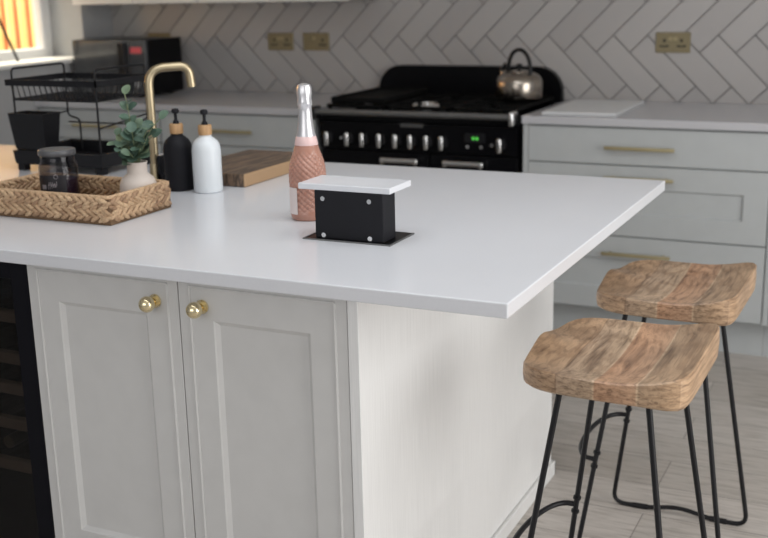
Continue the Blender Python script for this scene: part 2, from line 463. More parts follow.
# ------------------------------------------------------------------ island
IX0 = -2.42
bm = B(); box(bm, IX0, 0, 0, 1.2594, H-.0278, H, .0025, 2)
wt = build('island_worktop', bm, 'quartz'); recenter(wt, (-1.2, .63, H-.0278))
tag(wt, 'large white quartz island worktop with a seating overhang', 'worktop')
ZT = H-.0278
def island_cabinet(x0, x1, kx, label):
    t = thing('base_cabinet', label, 'cabinet', ((x0+x1)/2, .6, 0), 'shaker cabinets in the island front')
    bm = B(); box(bm, x0, x1, YC+.021, 1.22, .15, ZT); box(bm, x0, x1, YC+.07, 1.18, 0, .15); build('carcass', bm, 'paint', t)
    fr = .0265
    bm = B()
    box(bm, x0, x0+fr, YC, YC+.021, .15, ZT, .001); box(bm, x1-fr, x1, YC, YC+.021, .15, ZT, .001)
    box(bm, x0+fr, x1-fr, YC, YC+.021, ZT-.023, ZT); box(bm, x0+fr, x1-fr, YC, YC+.021, .15, .18)
    a = x0+fr; b = x1-fr; zb = .18; zt = ZT-.023
    for p, q in (((a, zb), (a, zt)), ((b, zb), (b, zt)), ((a, zt), (b, zt)), ((a, zb), (b, zb))):
        tube(bm, [(p[0], YC, p[1]), (q[0], YC, q[1])], .003, 8)
    build('face_frame', bm, 'paint', t, 40)
    bm = B(); shaker(bm, a+.0016, b-.0016, zb+.0016, zt-.0016, YC+.0005, .019, .0525, .009, .010, .013, .028)
    dr = build('door', bm, 'paint', t); knob(dr, kx, .8305, YC)
    return t
island_cabinet(-1.1155, -.7205, -.777, 'pale grey island cabinet door beside the wine cooler, knob at its right')
island_cabinet(-.7185, -.3355, -.6615, 'pale grey island cabinet door beside the white end panel, knob at its left')
t = thing('end_panel', 'white end panel of the island beside the bar stools', 'panel', (-.32, .65, 0))
bm = B(); box(bm, -.334, -.3116, YC-.0015, 1.285, 0.0, ZT, .001); build('panel', bm, 'panel', t)
bm = B(); box(bm, -.3116, -.2996, YC, 1.297, 0, .045, .003); box(bm, -.334, -.2996, 1.285, 1.297, 0, .045, .003)
build('skirting', bm, 'white_paint', t)

# wine cooler under the left of the worktop
cx0, cx1 = -1.713, -1.1165
t = thing('wine_cooler', 'black wine cooler with wooden shelf fronts built into the island', 'wine cooler', ((cx0+cx1)/2, .35, 0))
bm = B()
box(bm, cx0, cx0+.03, .08, .62, .1, ZT-.002); box(bm, cx1-.03, cx1, .08, .62, .1, ZT-.002)
box(bm, cx0+.03, cx1-.03, .59, .62, .1, ZT-.002); box(bm, cx0+.03, cx1-.03, .08, .59, ZT-.035, ZT-.002); box(bm, cx0+.03, cx1-.03, .08, .59, .1, .16)
box(bm, cx0, cx1, .12, .6, 0, .1)
build('body', bm, 'black_matt', t)
bm = B(); fz0, fz1, f = .105, ZT-.003, .050
box(bm, cx0, cx0+f, YC, .078, fz0, fz1, .002); box(bm, cx1-f, cx1, YC, .078, fz0, fz1, .002)
box(bm, cx0+f-.002, cx1-f+.002, YC, .078, fz1-f, fz1, .002); box(bm, cx0+f-.002, cx1-f+.002, YC, .078, fz0, fz0+f, .002)
dr = build('door', bm, 'black_enamel_dark', t, label='black framed door')
bm = B(); box(bm, cx0+f-.004, cx1-f+.004, .056, .062, fz0+f-.004, fz1-f+.004); build('glass_pane', bm, 'cooler_glass', dr)
shelf_z = [.737, .637, .562, .474, .368]
for z in shelf_z:
    bm = B(); box(bm, cx0+.034, cx1-.034, .085, .105, z-.014, z+.014, .003); sh = build('shelf', bm, 'beech', t, label='wooden shelf front on wires')
    bm = B()
    for i in range(9):
        x = cx0+.06+i*(cx1-cx0-.12)/8; tube(bm, [(x, .1055, z-.005), (x, .586, z-.005)], .003, 6)
    build('wire_rack', bm, 'black', sh)
# a bottle lying on a shelf, its brass coloured cap toward the glass
bz = .368-.005+.003+.0386
def lying_bottle(x, z, label):
    t = thing('wine_bottle', label, 'bottle', (x, .35, z-.0385))
    prof = [(0, 0), (.034, 0), (.038, .006), (.038, .19), (.030, .22), (.016, .245), (.0145, .30)]
    bm = B(); lathe(bm, prof, 24)
    for v in bm.verts: v.co = Vector((x+v.co.x, .43-v.co.z, z+v.co.y))
    build('glass', bm, 'black_gloss', t, 40)
    bm = B(); lathe(bm, [(0, .307), (.0155, .307), (.016, .30), (.016, .24), (.0148, .24)], 20)
    for v in bm.verts: v.co = Vector((x+v.co.x, .43-v.co.z, z+v.co.y))
    build('foil_cap', bm, 'brass', t, 40, 'gold foil cap')
lying_bottle(-1.300, bz, 'wine bottle lying in the wine cooler with a gold cap toward the glass')

# pop-up socket tower in the worktop
px0, px1, py0, py1 = -.549, -.387, .323, .384
t = thing('pop_up_socket', 'black pop-up socket tower with a white lid risen from the island worktop', 'socket', (-.47, .36, H))
bm = B()
bx0, bx1, by0, by1 = -.570, -.370, .314, .430
box(bm, bx0, bx1, by0, by1, H+.0002, H+.0022, .0008); build('base_plate', bm, 'black_gloss', t)
bm = B()
for a in ((bx0-.004, bx1+.004, by0-.004, by0), (bx0-.004, bx1+.004, by1, by1+.004), (bx0-.004, bx0, by0, by1), (bx1, bx1+.004, by0, by1)):
    box(bm, *a, H+.0002, H+.003)
build('rim', bm, 'grey_metal', t, label='thin steel rim')
bm = B(); box(bm, px0, px1, py0, py1, H+.0022, 1.0262, .002, 2); col = build('column', bm, 'black_matt', t)
for x, z in ((-.528, 1.009), (-.418, 1.009), (-.528, .930), (-.418, .930)):
    bm = B(); disc_y(bm, (x, py0-.0022, z), .0052, .0023, 16); build('screw', bm, 'chrome', col, 40, 'chrome screw head')
bm = B(); box(bm, -.588, -.370, .323, .430, 1.0264, 1.0395, .002, 2); build('lid', bm, 'quartz', t, label='white stone lid')

# ------------------------------------------------------------------ things on the island
# rose sparkling wine
bx, by = -.668, .507
t = thing('sparkling_wine_bottle', 'pink sparkling wine bottle with silver foil neck behind the pop-up socket', 'bottle', (bx, by, H))
def dia(a, z, r):
    if z < .016 or z > .162: return 0
    u = a*17/PI; v = z/.0068
    k = min(1, (z-.016)/.012, (.162-z)/.02)
    return -.0019*k*(abs(math.cos((u+v)*PI/2))**6 + abs(math.cos((u-v)*PI/2))**6)
prof = [(0, .004), (.020, .001), (.037, 0), (.0415, .004), (.0428, .012)]
z = .016
pts_r = [(.016, .0434), (.105, .0437), (.120, .0425), (.135, .0395), (.150, .0345), (.162, .0300), (.172, .0268), (.184, .0240)]
def interp(z):
    for (z0, r0), (z1, r1) in zip(pts_r, pts_r[1:]):
        if z <= z1: return r0+(r1-r0)*(z-z0)/(z1-z0)
while z < .184:
    prof.append((interp(z), z)); z += .0014
prof += [(.0190, .20), (.0165, .22)]
bm = B(); lathe(bm, prof, 170, (bx, by, H), dia); build('glass_body', bm, 'rose', t, 60)
bm = B(); lathe(bm, [(.0272, .173), (.0275, .1735), (.0232, .193), (.0225, .193)], 40, (bx, by, H)); build('neck_band', bm, 'pink', t, 50, 'pink paper band')
bm = B(); lathe(bm, [(.0226, .191), (.0228, .193), (.0195, .208), (.0172, .225), (.0155, .250), (.0150, .262), (.0168, .264), (.0168, .272), (.0156, .277), (.0172, .288), (.0172, .300), (.0145, .309), (.006, .312), (0, .312)], 32, (bx, by, H),
    lambda a, z, r: .0006*math.sin(a*7+z*90) if z > .255 else 0)
build('foil', bm, 'foil', t, 50, 'silver foil')
bm = B()
def patch(bm, cx, cy, r, a0, a1, z0, z1, n=10):
    c = [[bm.verts.new((cx+r*math.cos(a0+(a1-a0)*i/n), cy+r*math.sin(a0+(a1-a0)*i/n), z)) for i in range(n+1)] for z in (z0, z1)]
    for i in range(n): bm.faces.new((c[0][i], c[0][i+1], c[1][i+1], c[1][i]))
va = math.atan2(-1.7214-by, .6042-bx)   # bearing of the room's front, where the label faces
patch(bm, bx, by, .0445, va-1.35, va-.62, H+.016, H+.078); build('label_patch', bm, 'label', t, 60, 'pale back label')

# hyacinth tray
tx0, tx1, ty0, ty1, th = -1.475, -1.055, .268, .512, .065
t = thing('woven_tray', 'woven water hyacinth tray holding the candle jar and the vase', 'tray', ((tx0+tx1)/2, (ty0+ty1)/2, H))
bm = B()
i_ = .006; o_ = .0165
box(bm, tx0+i_, tx1-i_, ty0+i_, ty1-i_, H+.001, H+.008)
box(bm, tx0+i_, tx1-i_, ty0+i_, ty0+o_, H+.008, H+th-.004); box(bm, tx0+i_, tx1-i_, ty1-o_, ty1-i_, H+.008, H+th-.004)
box(bm, tx0+i_, tx0+o_, ty0+o_, ty1-o_, H+.008, H+th-.004); box(bm, tx1-o_, tx1-i_, ty0+o_, ty1-o_, H+.008, H+th-.004)
build('core', bm, 'wicker_dark', t)
bm = B()
def strand(c, along, upv, outv, ln, hh, dd, tilt):
    m = Matrix((along, upv, outv)).transposed().to_4x4()
    r = Matrix.Rotation(tilt, 4, 'Z')
    mm = Matrix.Translation(c) @ m @ r @ Matrix.Diagonal((ln, hh, dd, 1))
    sphere(bm, mm)
rows = 3; rh = (th-.014)/rows
for side in range(4):
    a, b, fixed, ou = [((tx0, ty0), (tx1, ty0), None, (0,-1,0)), ((tx1, ty0), (tx1, ty1), None, (1,0,0)), ((tx1, ty1), (tx0, ty1), None, (0,1,0)), ((tx0, ty1), (tx0, ty0), None, (-1,0,0))][side]
    al = Vector((b[0]-a[0], b[1]-a[1], 0)); ln = al.length; al.normalize(); ou = Vector(ou); up = Vector((0,0,1))
    n = int(ln/.021)
    for inner in (0, 1):
        o2 = -ou if inner else ou
        base = (.0155 if inner else .0068)
        for r in range(rows):
            zc = H+.010+rh*(r+.5); sgn = 1 if (r+side) % 2 else -1
            for k in range(n):
                s = (k+.5)*ln/n + (.004 if r % 2 else 0); s = min(max(s, .020), ln-.023)
                p = Vector((a[0], a[1], zc)) + al*s - ou*base
                j = random.uniform(-.12, .12)
                strand(p+up*rh*.24, al, up, o2, .0175, .0062, .0060, sgn*(.5+j))
                strand(p-up*rh*.24+al*.006, al, up, o2, .0175, .0062, .0060, -sgn*(.5+j))
build('braid', bm, 'weave', t, 70, 'braided straw coloured strands')
bm = B()
hz = H+th-.001
tube(bm, fillet([(tx0+.011, ty0+.011, hz), (tx1-.011, ty0+.011, hz), (tx1-.011, ty1-.011, hz), (tx0+.011, ty1-.011, hz), (tx0+.011, ty0+.011, hz)], .008, 4), .0055, 8)
build('rim', bm, 'weave', t, 70, 'straw coloured rim')

# candle jar in the tray
jx, jy, jz = -1.311, .395, H+.0082
t = thing('candle_jar', 'lidded glass candle jar with dark plum wax standing in the woven tray', 'candle', (jx, jy, jz))
bm = B(); lathe(bm, [(0, .0), (.040, 0), (.0465, .006), (.0475, .02), (.0475, .098), (.0455, .108), (.0415, .114), (.0415, .128), (.039, .128), (.039, .114), (.0445, .102), (.0448, .010), (0, .006)], 40, (jx, jy, jz))
build('glass', bm, 'jar_glass', t, 40)
bm = B(); lathe(bm, [(0, .0065), (.0435, .0105), (.0435, .070), (.030, .072), (0, .072)], 36, (jx, jy, jz)); build('wax', bm, 'wax', t, 40)
bm = B(); lathe(bm, [(0, .1285), (.0435, .1285), (.0455, .131), (.0455, .140), (.043, .143), (.036, .141), (0, .141)], 40, (jx, jy, jz)); build('lid', bm, simple('lid_grey', (.09,.09,.095), .3), t, 40, 'grey glass lid')
jv = math.atan2(-1.7214-jy, .6042-jx)
bm = B(); patch(bm, jx, jy, .0481, jv-1.25, jv+.35, jz+.020, jz+.084, 16); lb = build('label_patch', bm, 'dark_label', t, 60, 'dark label')
bm = B()
patch(bm, jx, jy, .0484, jv-1.0, jv-.72, jz+.050, jz+.061, 4)
for k in range(14):
    a = jv-.62+k*.035; zz = jz+.050+.010*abs(math.sin(k*1.1)); patch(bm, jx, jy, .0484, a, a+.03, zz, zz+.004+.006*abs(math.cos(k*1.7)), 1)
for k in range(12):
    a0 = 2*PI*k/12; a = jv-.17+.1*math.cos(a0); zz = jz+.081+.005*math.sin(a0); patch(bm, jx, jy, .0484, a-.018, a+.018, zz-.0009, zz+.0009, 1)
build('print', bm, simple('label_print', (.25,.23,.25), .6), lb)

# vase with eucalyptus
vx, vy, vz = -1.116, .455, H+.0082
bm = B(); lathe(bm, [(0, 0), (.030, 0), (.0375, .006), (.0425, .018), (.0455, .040), (.0445, .058), (.038, .073), (.029, .080), (.0245, .085), (.0240, .105), (.0260, .112), (.0235, .112), (.0215, .104), (.0215, .08), (.030, .07), (.036, .03), (.025, .008), (0, .008)], 40, (vx, vy, vz))
v = build('bud_vase', bm, 'ceramic', smooth=50); recenter(v, (vx, vy, vz)); tag(v, 'small round cream ceramic vase with a narrow neck in the woven tray', 'vase')
t = thing('eucalyptus_sprigs', 'artificial green eucalyptus sprigs standing in the cream vase', 'plant', (vx, vy, vz+.03))
top = Vector((vx, vy, vz+.102))
stems = [((-.030,.012,.172), 10), ((-.012,.0,.115), 8), ((.082,-.004,.118), 8), ((.010,-.022,.085), 7), ((-.036,-.02,.055), 6), ((.036,.022,.070), 6), ((.0,.012,.095), 7), ((.030,-.02,.045), 5), ((-.020,-.03,.045), 6), ((-.046,.005,.040), 5), ((.010,-.035,.034), 5), ((-.05,-.01,.075), 5), ((.045,.0,.095), 5)]
bs = B(); bl = B()
def leaf(bm, c, nrm, tip, r, ln):
    nrm = nrm.normalized(); tip = (tip - nrm*tip.dot(nrm)).normalized(); sd = nrm.cross(tip)
    ring = []
    for k in range(12):
        a = 2*PI*k/12
        u = math.cos(a)*ln; w = math.sin(a)*r*(1 - .12*math.cos(a))
        ring.append(bm.verts.new(c + tip*(u+ln*.95) + sd*w + nrm*(abs(w)*.25 - (u/ln)**2*ln*.12)))
    ce = bm.verts.new(c + tip*ln*.95 - nrm*.0006)
    for k in range(12): bm.faces.new((ce, ring[k], ring[(k+1) % 12]))
for (dx, dy, dz), n in stems:
    tip = top + Vector((dx, dy, dz)); mid = top + Vector((dx*.25, dy*.25, dz*.6))
    base = Vector((vx-dx*.12, vy-dy*.12, vz+.030))
    pts = []
    for i in range(13):
        s = i/12; pts.append((1-s)**3*base + 3*(1-s)**2*s*(top+Vector((dx*.05, dy*.05, 0))) + 3*(1-s)*s*s*mid + s**3*tip)
    tube(bs, pts, .0012, 6)
    for i in range(n):
        s = .50 + .5*i/(n-1); p = pts[min(12, int(s*12))]
        if p.z < vz+.112: continue
        ang = i*2.4 + dx*40; dirv = Vector((math.cos(ang), math.sin(ang), random.uniform(-.05, .55)))
        nrm = Vector((-math.cos(ang)*.5+random.uniform(-.3, .3)+.25, -math.sin(ang)*.5-.55, .75))
        sz = random.uniform(.0115, .0165)*(1.0 if s < .9 else .85)
        leaf(bl, p, nrm, dirv, sz, sz*1.12)
build('stem', bs, 'stem', t, 60); build('foliage', bl, 'leaf', t, 60)

# soap dispensers
def dispenser(x, y, m, label):
    t = thing('soap_dispenser', label, 'soap dispenser', (x, y, H))
    bm = B(); lathe(bm, [(0, .001), (.035, .0), (.0382, .003), (.0385, .008), (.0385, .112), (.0365, .124), (.031, .135), (.022, .143), (.0165, .147), (.0150, .152), (0, .152)], 40, (x, y, H)); build('bottle', bm, m, t, 40)
    bm = B(); lathe(bm, [(0, .1522), (.0178, .1522), (.0180, .154), (.0180, .176), (.0165, .178), (0, .178)], 32, (x, y, H)); build('collar', bm, 'bamboo', t, 40, 'bamboo collar')
    bm = B(); lathe(bm, [(0, .1782), (.0085, .1782), (.0075, .184), (.0042, .188), (.0042, .204), (.009, .206), (.0105, .211), (.0085, .217), (0, .2185)], 20, (x, y, H))
    tube(bm, fillet([(x, y, H+.210), (x-.021, y+.030, H+.211), (x-.027, y+.038, H+.204)], .008), .0042, 10)
    build('pump', bm, 'black_matt', t, 40, 'black pump')
dispenser(-1.187, .722, 'black_matt', 'matt black soap dispenser bottle beside the tap')
dispenser(-1.0955, .722, 'white_gloss', 'white soap dispenser bottle in front of the wooden board')

# striped wooden board
bx0, bx1, by0, by1 = -1.275, -1.03, .80, 1.208
bm = B(); box(bm, bx0, bx1, by0, by1, H+.0002, H+.0365, .004, 2)
o = build('chopping_board', bm, 'board'); recenter(o, ((bx0+bx1)/2, (by0+by1)/2, H)); tag(o, 'thick striped brown wooden chopping board on the island', 'chopping board')

# brass mixer tap
tx, ty = -1.312, .782
t = thing('mixer_tap', 'tall brushed brass tap with a squared arch spout on the island', 'tap', (tx, ty, H))
bm = B(); tube(bm, fillet([(tx, ty, H+.012), (tx, ty, 1.236), (tx+.082, ty+.074, 1.240), (tx+.086, ty+.078, 1.182)], .045, 10), .0120, 16); build('spout', bm, 'brass', t, 50)
bm = B(); lathe(bm, [(0, 0), (.020, 0), (.020, .004), (.015, .010), (.0145, .05), (.0125, .055), (0, .055)], 28, (tx, ty, H)); build('base', bm, 'brass', t, 40)
# plain black L for an unidentified dark shape between tap and dispenser
bm = B(); box(bm, -1.288, -1.274, .758, .796, H+.004, 1.0, .003); box(bm, -1.288, -1.232, .758, .796, H, H+.034, .003)

o = build('black_l_shape', bm, 'black_matt'); recenter(o, (-1.25, .81, H)); tag(o, 'slim black L-shaped object between the brass tap and the black dispenser', 'caddy')

# dish rack
rx0, rx1, ry0, ry1 = -1.872, -1.535, .826, 1.085
t = thing('dish_rack', 'black two-tier wire dish rack with a drip tray on the island', 'dish rack', ((rx0+rx1)/2, (ry0+ry1)/2, H))
bm = B()
def taperbox(bm, x0, x1, y0, y1, z0, z1, ins, wall, floor=True):
    def ring(a, z): return [bm.verts.new(p) for p in ((x0+a, y0+a, z), (x1-a, y0+a, z), (x1-a, y1-a, z), (x0+a, y1-a, z))]
    R = [ring(ins, z0), ring(0, z1), ring(wall, z1), ring(ins+wall, z0+.004)]
    for A, Bq in zip(R, R[1:]):
        for i in range(4): bm.faces.new((A[i], A[(i+1) % 4], Bq[(i+1) % 4], Bq[i]))
    bm.faces.new(list(reversed(R[0]))); bm.faces.new(R[-1])
taperbox(bm, rx0, rx1, ry0, ry1, H+.021, H+.062, .004, .006)
for x in (rx0+.02, rx1-.02):
    for y in (ry0+.02, ry1-.02): box(bm, x-.014, x+.014, y-.014, y+.014, H, H+.0215, .003)
build('drip_tray', bm, 'black', t)
bm = B(); wr = .0032; zt = 1.185
lx0, lx1, ly0, ly1 = rx0+.012, rx1-.012, ry0+.014, ry1-.014
for x in (lx0, lx1):
    tube(bm, fillet([(x, ly0, H+.03), (x, ly0, zt+.04), (x, ly1, zt+.04), (x, ly1, 1.06), (x+(.045 if x == lx0 else -.03), ly1, 1.05), (x+(.045 if x == lx0 else -.03), ly1, H+.03)], .014, 5), wr, 8)
    tube(bm, [(x, ly0, 1.055), (x, ly1, 1.075)], .0025, 6)
    tube(bm, [(x, ly0, 1.135), (x, ly1, 1.135)], .0025, 6)
tube(bm, [(lx0, ly1, 1.04), (lx1, ly1, 1.04)], .0025, 6)
build('frame', bm, 'black', t, 60)
bm = B()
for a, b in (((rx0, ry0), (rx1, ry0)), ((rx1, ry0), (rx1, ry1)), ((rx1, ry1), (rx0, ry1)), ((rx0, ry1), (rx0, ry0))):
    x0, x1 = sorted((a[0], b[0])); y0, y1 = sorted((a[1], b[1]))
    box(bm, x0-.002, x1+.002, y0-.002, y1+.002, zt-.009, zt+.009)
zb = zt-.052; gi = .016
tube(bm, [(rx0+gi, ry0+gi, zb), (rx1-gi, ry0+gi, zb), (rx1-gi, ry1-gi, zb), (rx0+gi, ry1-gi, zb), (rx0+gi, ry0+gi, zb)], .0028, 6)
for i in range(15):
    x = rx0+gi+(rx1-rx0-2*gi)*i/14
    tube(bm, [(x, ry0+.002, zt), (x, ry0+gi, zb), (x, ry1-gi, zb), (x, ry1-.002, zt)], .0016, 5)
for i in range(11):
    y = ry0+gi+(ry1-ry0-2*gi)*i/10
    tube(bm, [(rx0+.002, y, zt), (rx0+gi, y, zb), (rx1-gi, y, zb), (rx1-.002, y, zt)], .0016, 5)
build('top_basket', bm, 'black', t, 60)
bm = B(); taperbox(bm, rx0-.004, rx0+.132, ry0-.002, ry0+.075, H+.066, 1.094, .010, .003); build('cutlery_holder', bm, 'black', t, label='tapered black cutlery box')

# ------------------------------------------------------------------ back run
def back_worktop(x0, x1, label):
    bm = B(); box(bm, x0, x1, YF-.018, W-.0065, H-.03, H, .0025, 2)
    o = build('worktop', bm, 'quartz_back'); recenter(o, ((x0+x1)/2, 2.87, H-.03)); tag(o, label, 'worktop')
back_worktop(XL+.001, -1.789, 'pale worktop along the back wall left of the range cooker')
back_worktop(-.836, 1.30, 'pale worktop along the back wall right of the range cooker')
ZB = H-.0302
def back_unit(x0, x1, label, handles, ins=.021):
    t = thing('drawer_cabinet', label, 'cabinet', ((x0+x1)/2, 2.85, 0), 'grey drawer units along the back wall')
    bm = B(); box(bm, x0, x1, YF+.021, W-.007, .15, ZB)
    box(bm, x0, x0+ins, YF, YF+.0215, .15, ZB, .001)
    build('carcass', bm, 'paint_back', t)
    bm = B(); box(bm, x0, x1, YF+.085, YF+.10, 0, .15); build('plinth', bm, 'paint_back', t)
    a, b = x0+ins+.002, x1-.004
    hc = (a+b)/2 if handles is None else handles
    for i, (z0, z1) in enumerate(((.741, ZB-.008), (.458, .736), (.155, .453))):
        bm = B()
        if i == 0: box(bm, a, b, YF, YF+.02, z0, z1, .0015)
        else: shaker(bm, a, b, z0, z1, YF, .02, .088, .010, .006)
        dr = build('drawer', bm, 'paint_back', t)
        bar_handle(dr, hc-.135, hc+.135, (.808, .690, .388)[i], YF)
back_unit(-.835, .122, 'wide grey drawer unit right of the range cooker with three brass handles', -.362)
back_unit(.123, 1.08, 'grey drawer unit at the right edge of the photo beyond the wide drawers', None)
back_unit(-2.62, -1.79, 'grey drawer unit directly left of the range cooker behind the wooden board', -2.235, .0)
back_unit(-3.355, -2.622, 'grey drawer unit in the left corner under the microwave', None, .0)

# wall cabinets: only their lower edge shows
def wall_unit(x0, x1, label):
    t = thing('wall_cabinet', label, 'wall cabinet', ((x0+x1)/2, 3.0, 1.375), 'wall cabinets above the left worktop')
    bm = B(); box(bm, x0, x1, 2.85, W-.007, 1.38, 2.1); build('carcass', bm, 'white_paint', t)
    n = 2
    for i in range(n):
        a = x0+(x1-x0)*i/n+.002; b = x0+(x1-x0)*(i+1)/n-.002
        bm = B(); shaker(bm, a, b, 1.372, 2.098, 2.829, .02, .07, .009, .006); build('door', bm, 'white_paint', t)
wall_unit(XL+.04, -2.56, 'pale wall cabinet in the corner above the microwave')
wall_unit(-2.558, -1.755, 'pale wall cabinet above the pair of brass sockets')

# brass sockets
def socket(xc, label, kind='double', zc=1.172):
    t = thing('wall_socket', label, 'socket', (xc, W-.006, zc), 'brass sockets on the tiled wall')
    y = W-.0062
    bm = B(); box(bm, xc-.073, xc+.073, y-.006, y, zc-.043, zc+.043, .002); build('plate', bm, 'brass_plate', t)
    for s in ((-1, 1) if kind == 'double' else (1,)):
        cx = xc+s*.036
        bm = B(); prism(bm, [(cx-.005, zc+.001), (cx+.005, zc+.001), (cx+.005, zc+.015), (cx-.005, zc+.015)], 'y', y-.0068, y-.0060)
        for q in (-.013, .013): box(bm, cx+q-.006, cx+q+.006, y-.0068, y-.006, zc-.019, zc-.011)
        box(bm, cx-.016, cx+.016, y-.0066, y-.006, zc-.019, zc-.013)
        build('pin_holes', bm, 'hole', t, label='dark pin holes')
    for s in ((-1, 1) if kind == 'double' else (-1,)):
        bm = B(); box(bm, xc+s*.010-.008, xc+s*.010+.008, y-.0095, y-.006, zc+.008, zc+.024, .001); build('rocker_switch', bm, 'brass_dull', t)
socket(-.4526+.073, 'double brass socket above the right worktop')
socket(-2.386+.073, 'left double brass socket of the pair above the white and black dispensers')
socket(-2.111, 'brass socket with one outlet, right one of the pair left of the cooker', 'single')
socket(-3.053, 'brass socket half hidden behind the microwave', 'double')

# microwave in the corner
mx0, mx1, my0, my1 = -3.312, -2.856, 2.79, 3.09
t = thing('microwave', 'black microwave oven standing in the corner of the back worktop', 'microwave', ((mx0+mx1)/2, (my0+my1)/2, H))
bm = B(); box(bm, mx0, mx1, my0+.022, my1, H+.012, 1.20, .004, 2)
for x in (mx0+.05, mx1-.05):
    for y in (my0+.06, my1-.05): box(bm, x-.012, x+.012, y-.012, y+.012, H, H+.0125)
build('body', bm, 'black_gloss', t)
bm = B(); box(bm, mx0, mx1-.10, my0, my0+.0215, H+.014, 1.199, .003); dr = build('door', bm, 'dark_glass', t, label='grey glass door')
bm = B(); box(bm, mx1-.155, mx1-.110, my0-.026, my0-.014, H+.03, 1.185, .004)
for z in (H+.045, 1.17): box(bm, mx1-.140, mx1-.125, my0-.0145, my0, z-.006, z+.006)
build('handle', bm, 'black', dr)
bm = B(); box(bm, mx1-.098, mx1, my0, my0+.0215, H+.014, 1.199, .003); cp = build('control_panel', bm, 'dark_glass', t)
bm = B(); box(bm, mx1-.092, mx1-.025, my0-.0006, my0, 1.135, 1.165); build('sticker', bm, 'red', cp, label='red sticker')
bm = B(); disc_y(bm, (mx1-.05, my0-.014, .985), .018, .014, 24); build('dial', bm, 'chrome', cp, 40)

# ------------------------------------------------------------------ range cooker
gx0, gx1 = -1.777, -.846
t = thing('range_cooker', 'black range cooker with a row of chrome knobs and a silver front rail', 'cooker', ((gx0+gx1)/2, 2.85, 0))
bm = B(); box(bm, gx0+.01, gx1-.01, YF+.03, W-.03, .10, .872); box(bm, gx0+.04, gx1-.04, YF+.09, W-.08, 0, .10); build('body', bm, 'black_gloss', t)
bm = B(); box(bm, gx0, gx1, YF+.002, W-.03, .872, .902, .006, 2); hob = build('hob', bm, 'black_gloss', t)
bm = B(); prism(bm, [(YF+.005, .752), (YF+.03, .752), (YF+.03, .8715), (YF-.006, .8715), (YF-.006, .865)], 'x', gx0+.012, gx1-.012); cp = build('control_panel', bm, 'black_gloss', t)
kx = [-1.721, -1.623, -1.55, -1.469, -1.394, -1.324, -1.251, -1.183, -.928]
for x in kx:
    bm = B(); y0 = YF+.001
    disc_y(bm, (x, y0-.012, .800), .024, .016, 24)
    kb = build('knob', bm, 'black', cp, 40, 'black control knob')
    bm = B(); box(bm, x-.010, x+.010, y0-.034, y0-.0118, .765, .828, .008, 3); build('grip', bm, 'chrome', kb, 50, 'chrome grip')
for x, z, r in ((-1.658, .800, .006), (-1.072, .785, .007), (-1.012, .785, .007), (-.966, .795, .008)):
    bm = B(); disc_y(bm, (x, YF-.008, z), r, .012, 14); build('button', bm, 'chrome', cp, 40)
bm = B(); box(bm, -1.085, -.995, YF-.0075, YF-.002, .803, .840); ck = build('clock_display', bm, 'black', cp)
bm = B()
for x in (-1.046, -1.030): box(bm, x-.005, x+.005, YF-.0085, YF-.0074, .815, .826)
build('led_digits', bm, 'green_led', ck, label='glowing green digits')
bm = B(); box(bm, -1.375, -1.27, YF-.0066, YF-.003, .856, .872); build('badge', bm, simple('badge_grey', (.07,.07,.07), .4), cp)
for x0, x1 in ((gx0+.014, -1.249), (-1.243, gx1-.014)):
    bm = B(); box(bm, x0, x1, YF+.004, YF+.0295, .115, .746, .004, 2); dr = build('oven_door', bm, 'black_gloss', t)
    c = (x0+x1)/2
    if x0 < -1.5: h0, h1 = -1.462, -1.285
    else: h0, h1 = -1.175, -.993
    bm = B(); tube(bm, [(h0+.006, YF-.034, .717), (h1-.006, YF-.034, .717)], .0115, 12)
    for x in (h0+.012, h1-.012):
        box(bm, x-.010, x+.010, YF-.042, YF+.0035, .700, .728, .004)
    build('handle', bm, 'chrome', dr, 50, 'chrome door handle')
bm = B(); tube(bm, [(gx0+.018, YF-.045, .916), (gx1-.030, YF-.045, .916)], .0125, 14); build('front_rail', bm, 'grey_metal', t, 50, 'silver front rail')
for x, m in ((gx0+.012, 'black'), (gx1-.022, 'chrome')):
    bm = B(); box(bm, x-.011, x+.011, YF-.062, YF+.004, .880, .938, .009, 3); build('rail_bracket', bm, m, t, 50)
# splashback
def rrect_top(x0, x1, z0, z1, r, n=8):
    p = [(x0, z0), (x1, z0)]
    for i in range(n+1): a = PI/2*i/n; p.append((x1-r+r*math.cos(a), z1-r*.95+r*.95*math.sin(a)))
    for i in range(n+1): a = PI/2+PI/2*i/n; p.append((x0+r+r*math.cos(a), z1-r*.95+r*.95*math.sin(a)))
    return p
bm = B(); prism(bm, rrect_top(gx0+.022, gx1-.008, .902, 1.066, .115), 'y', W-.045, W-.008); build('splashback', bm, 'black_gloss', t, 30)
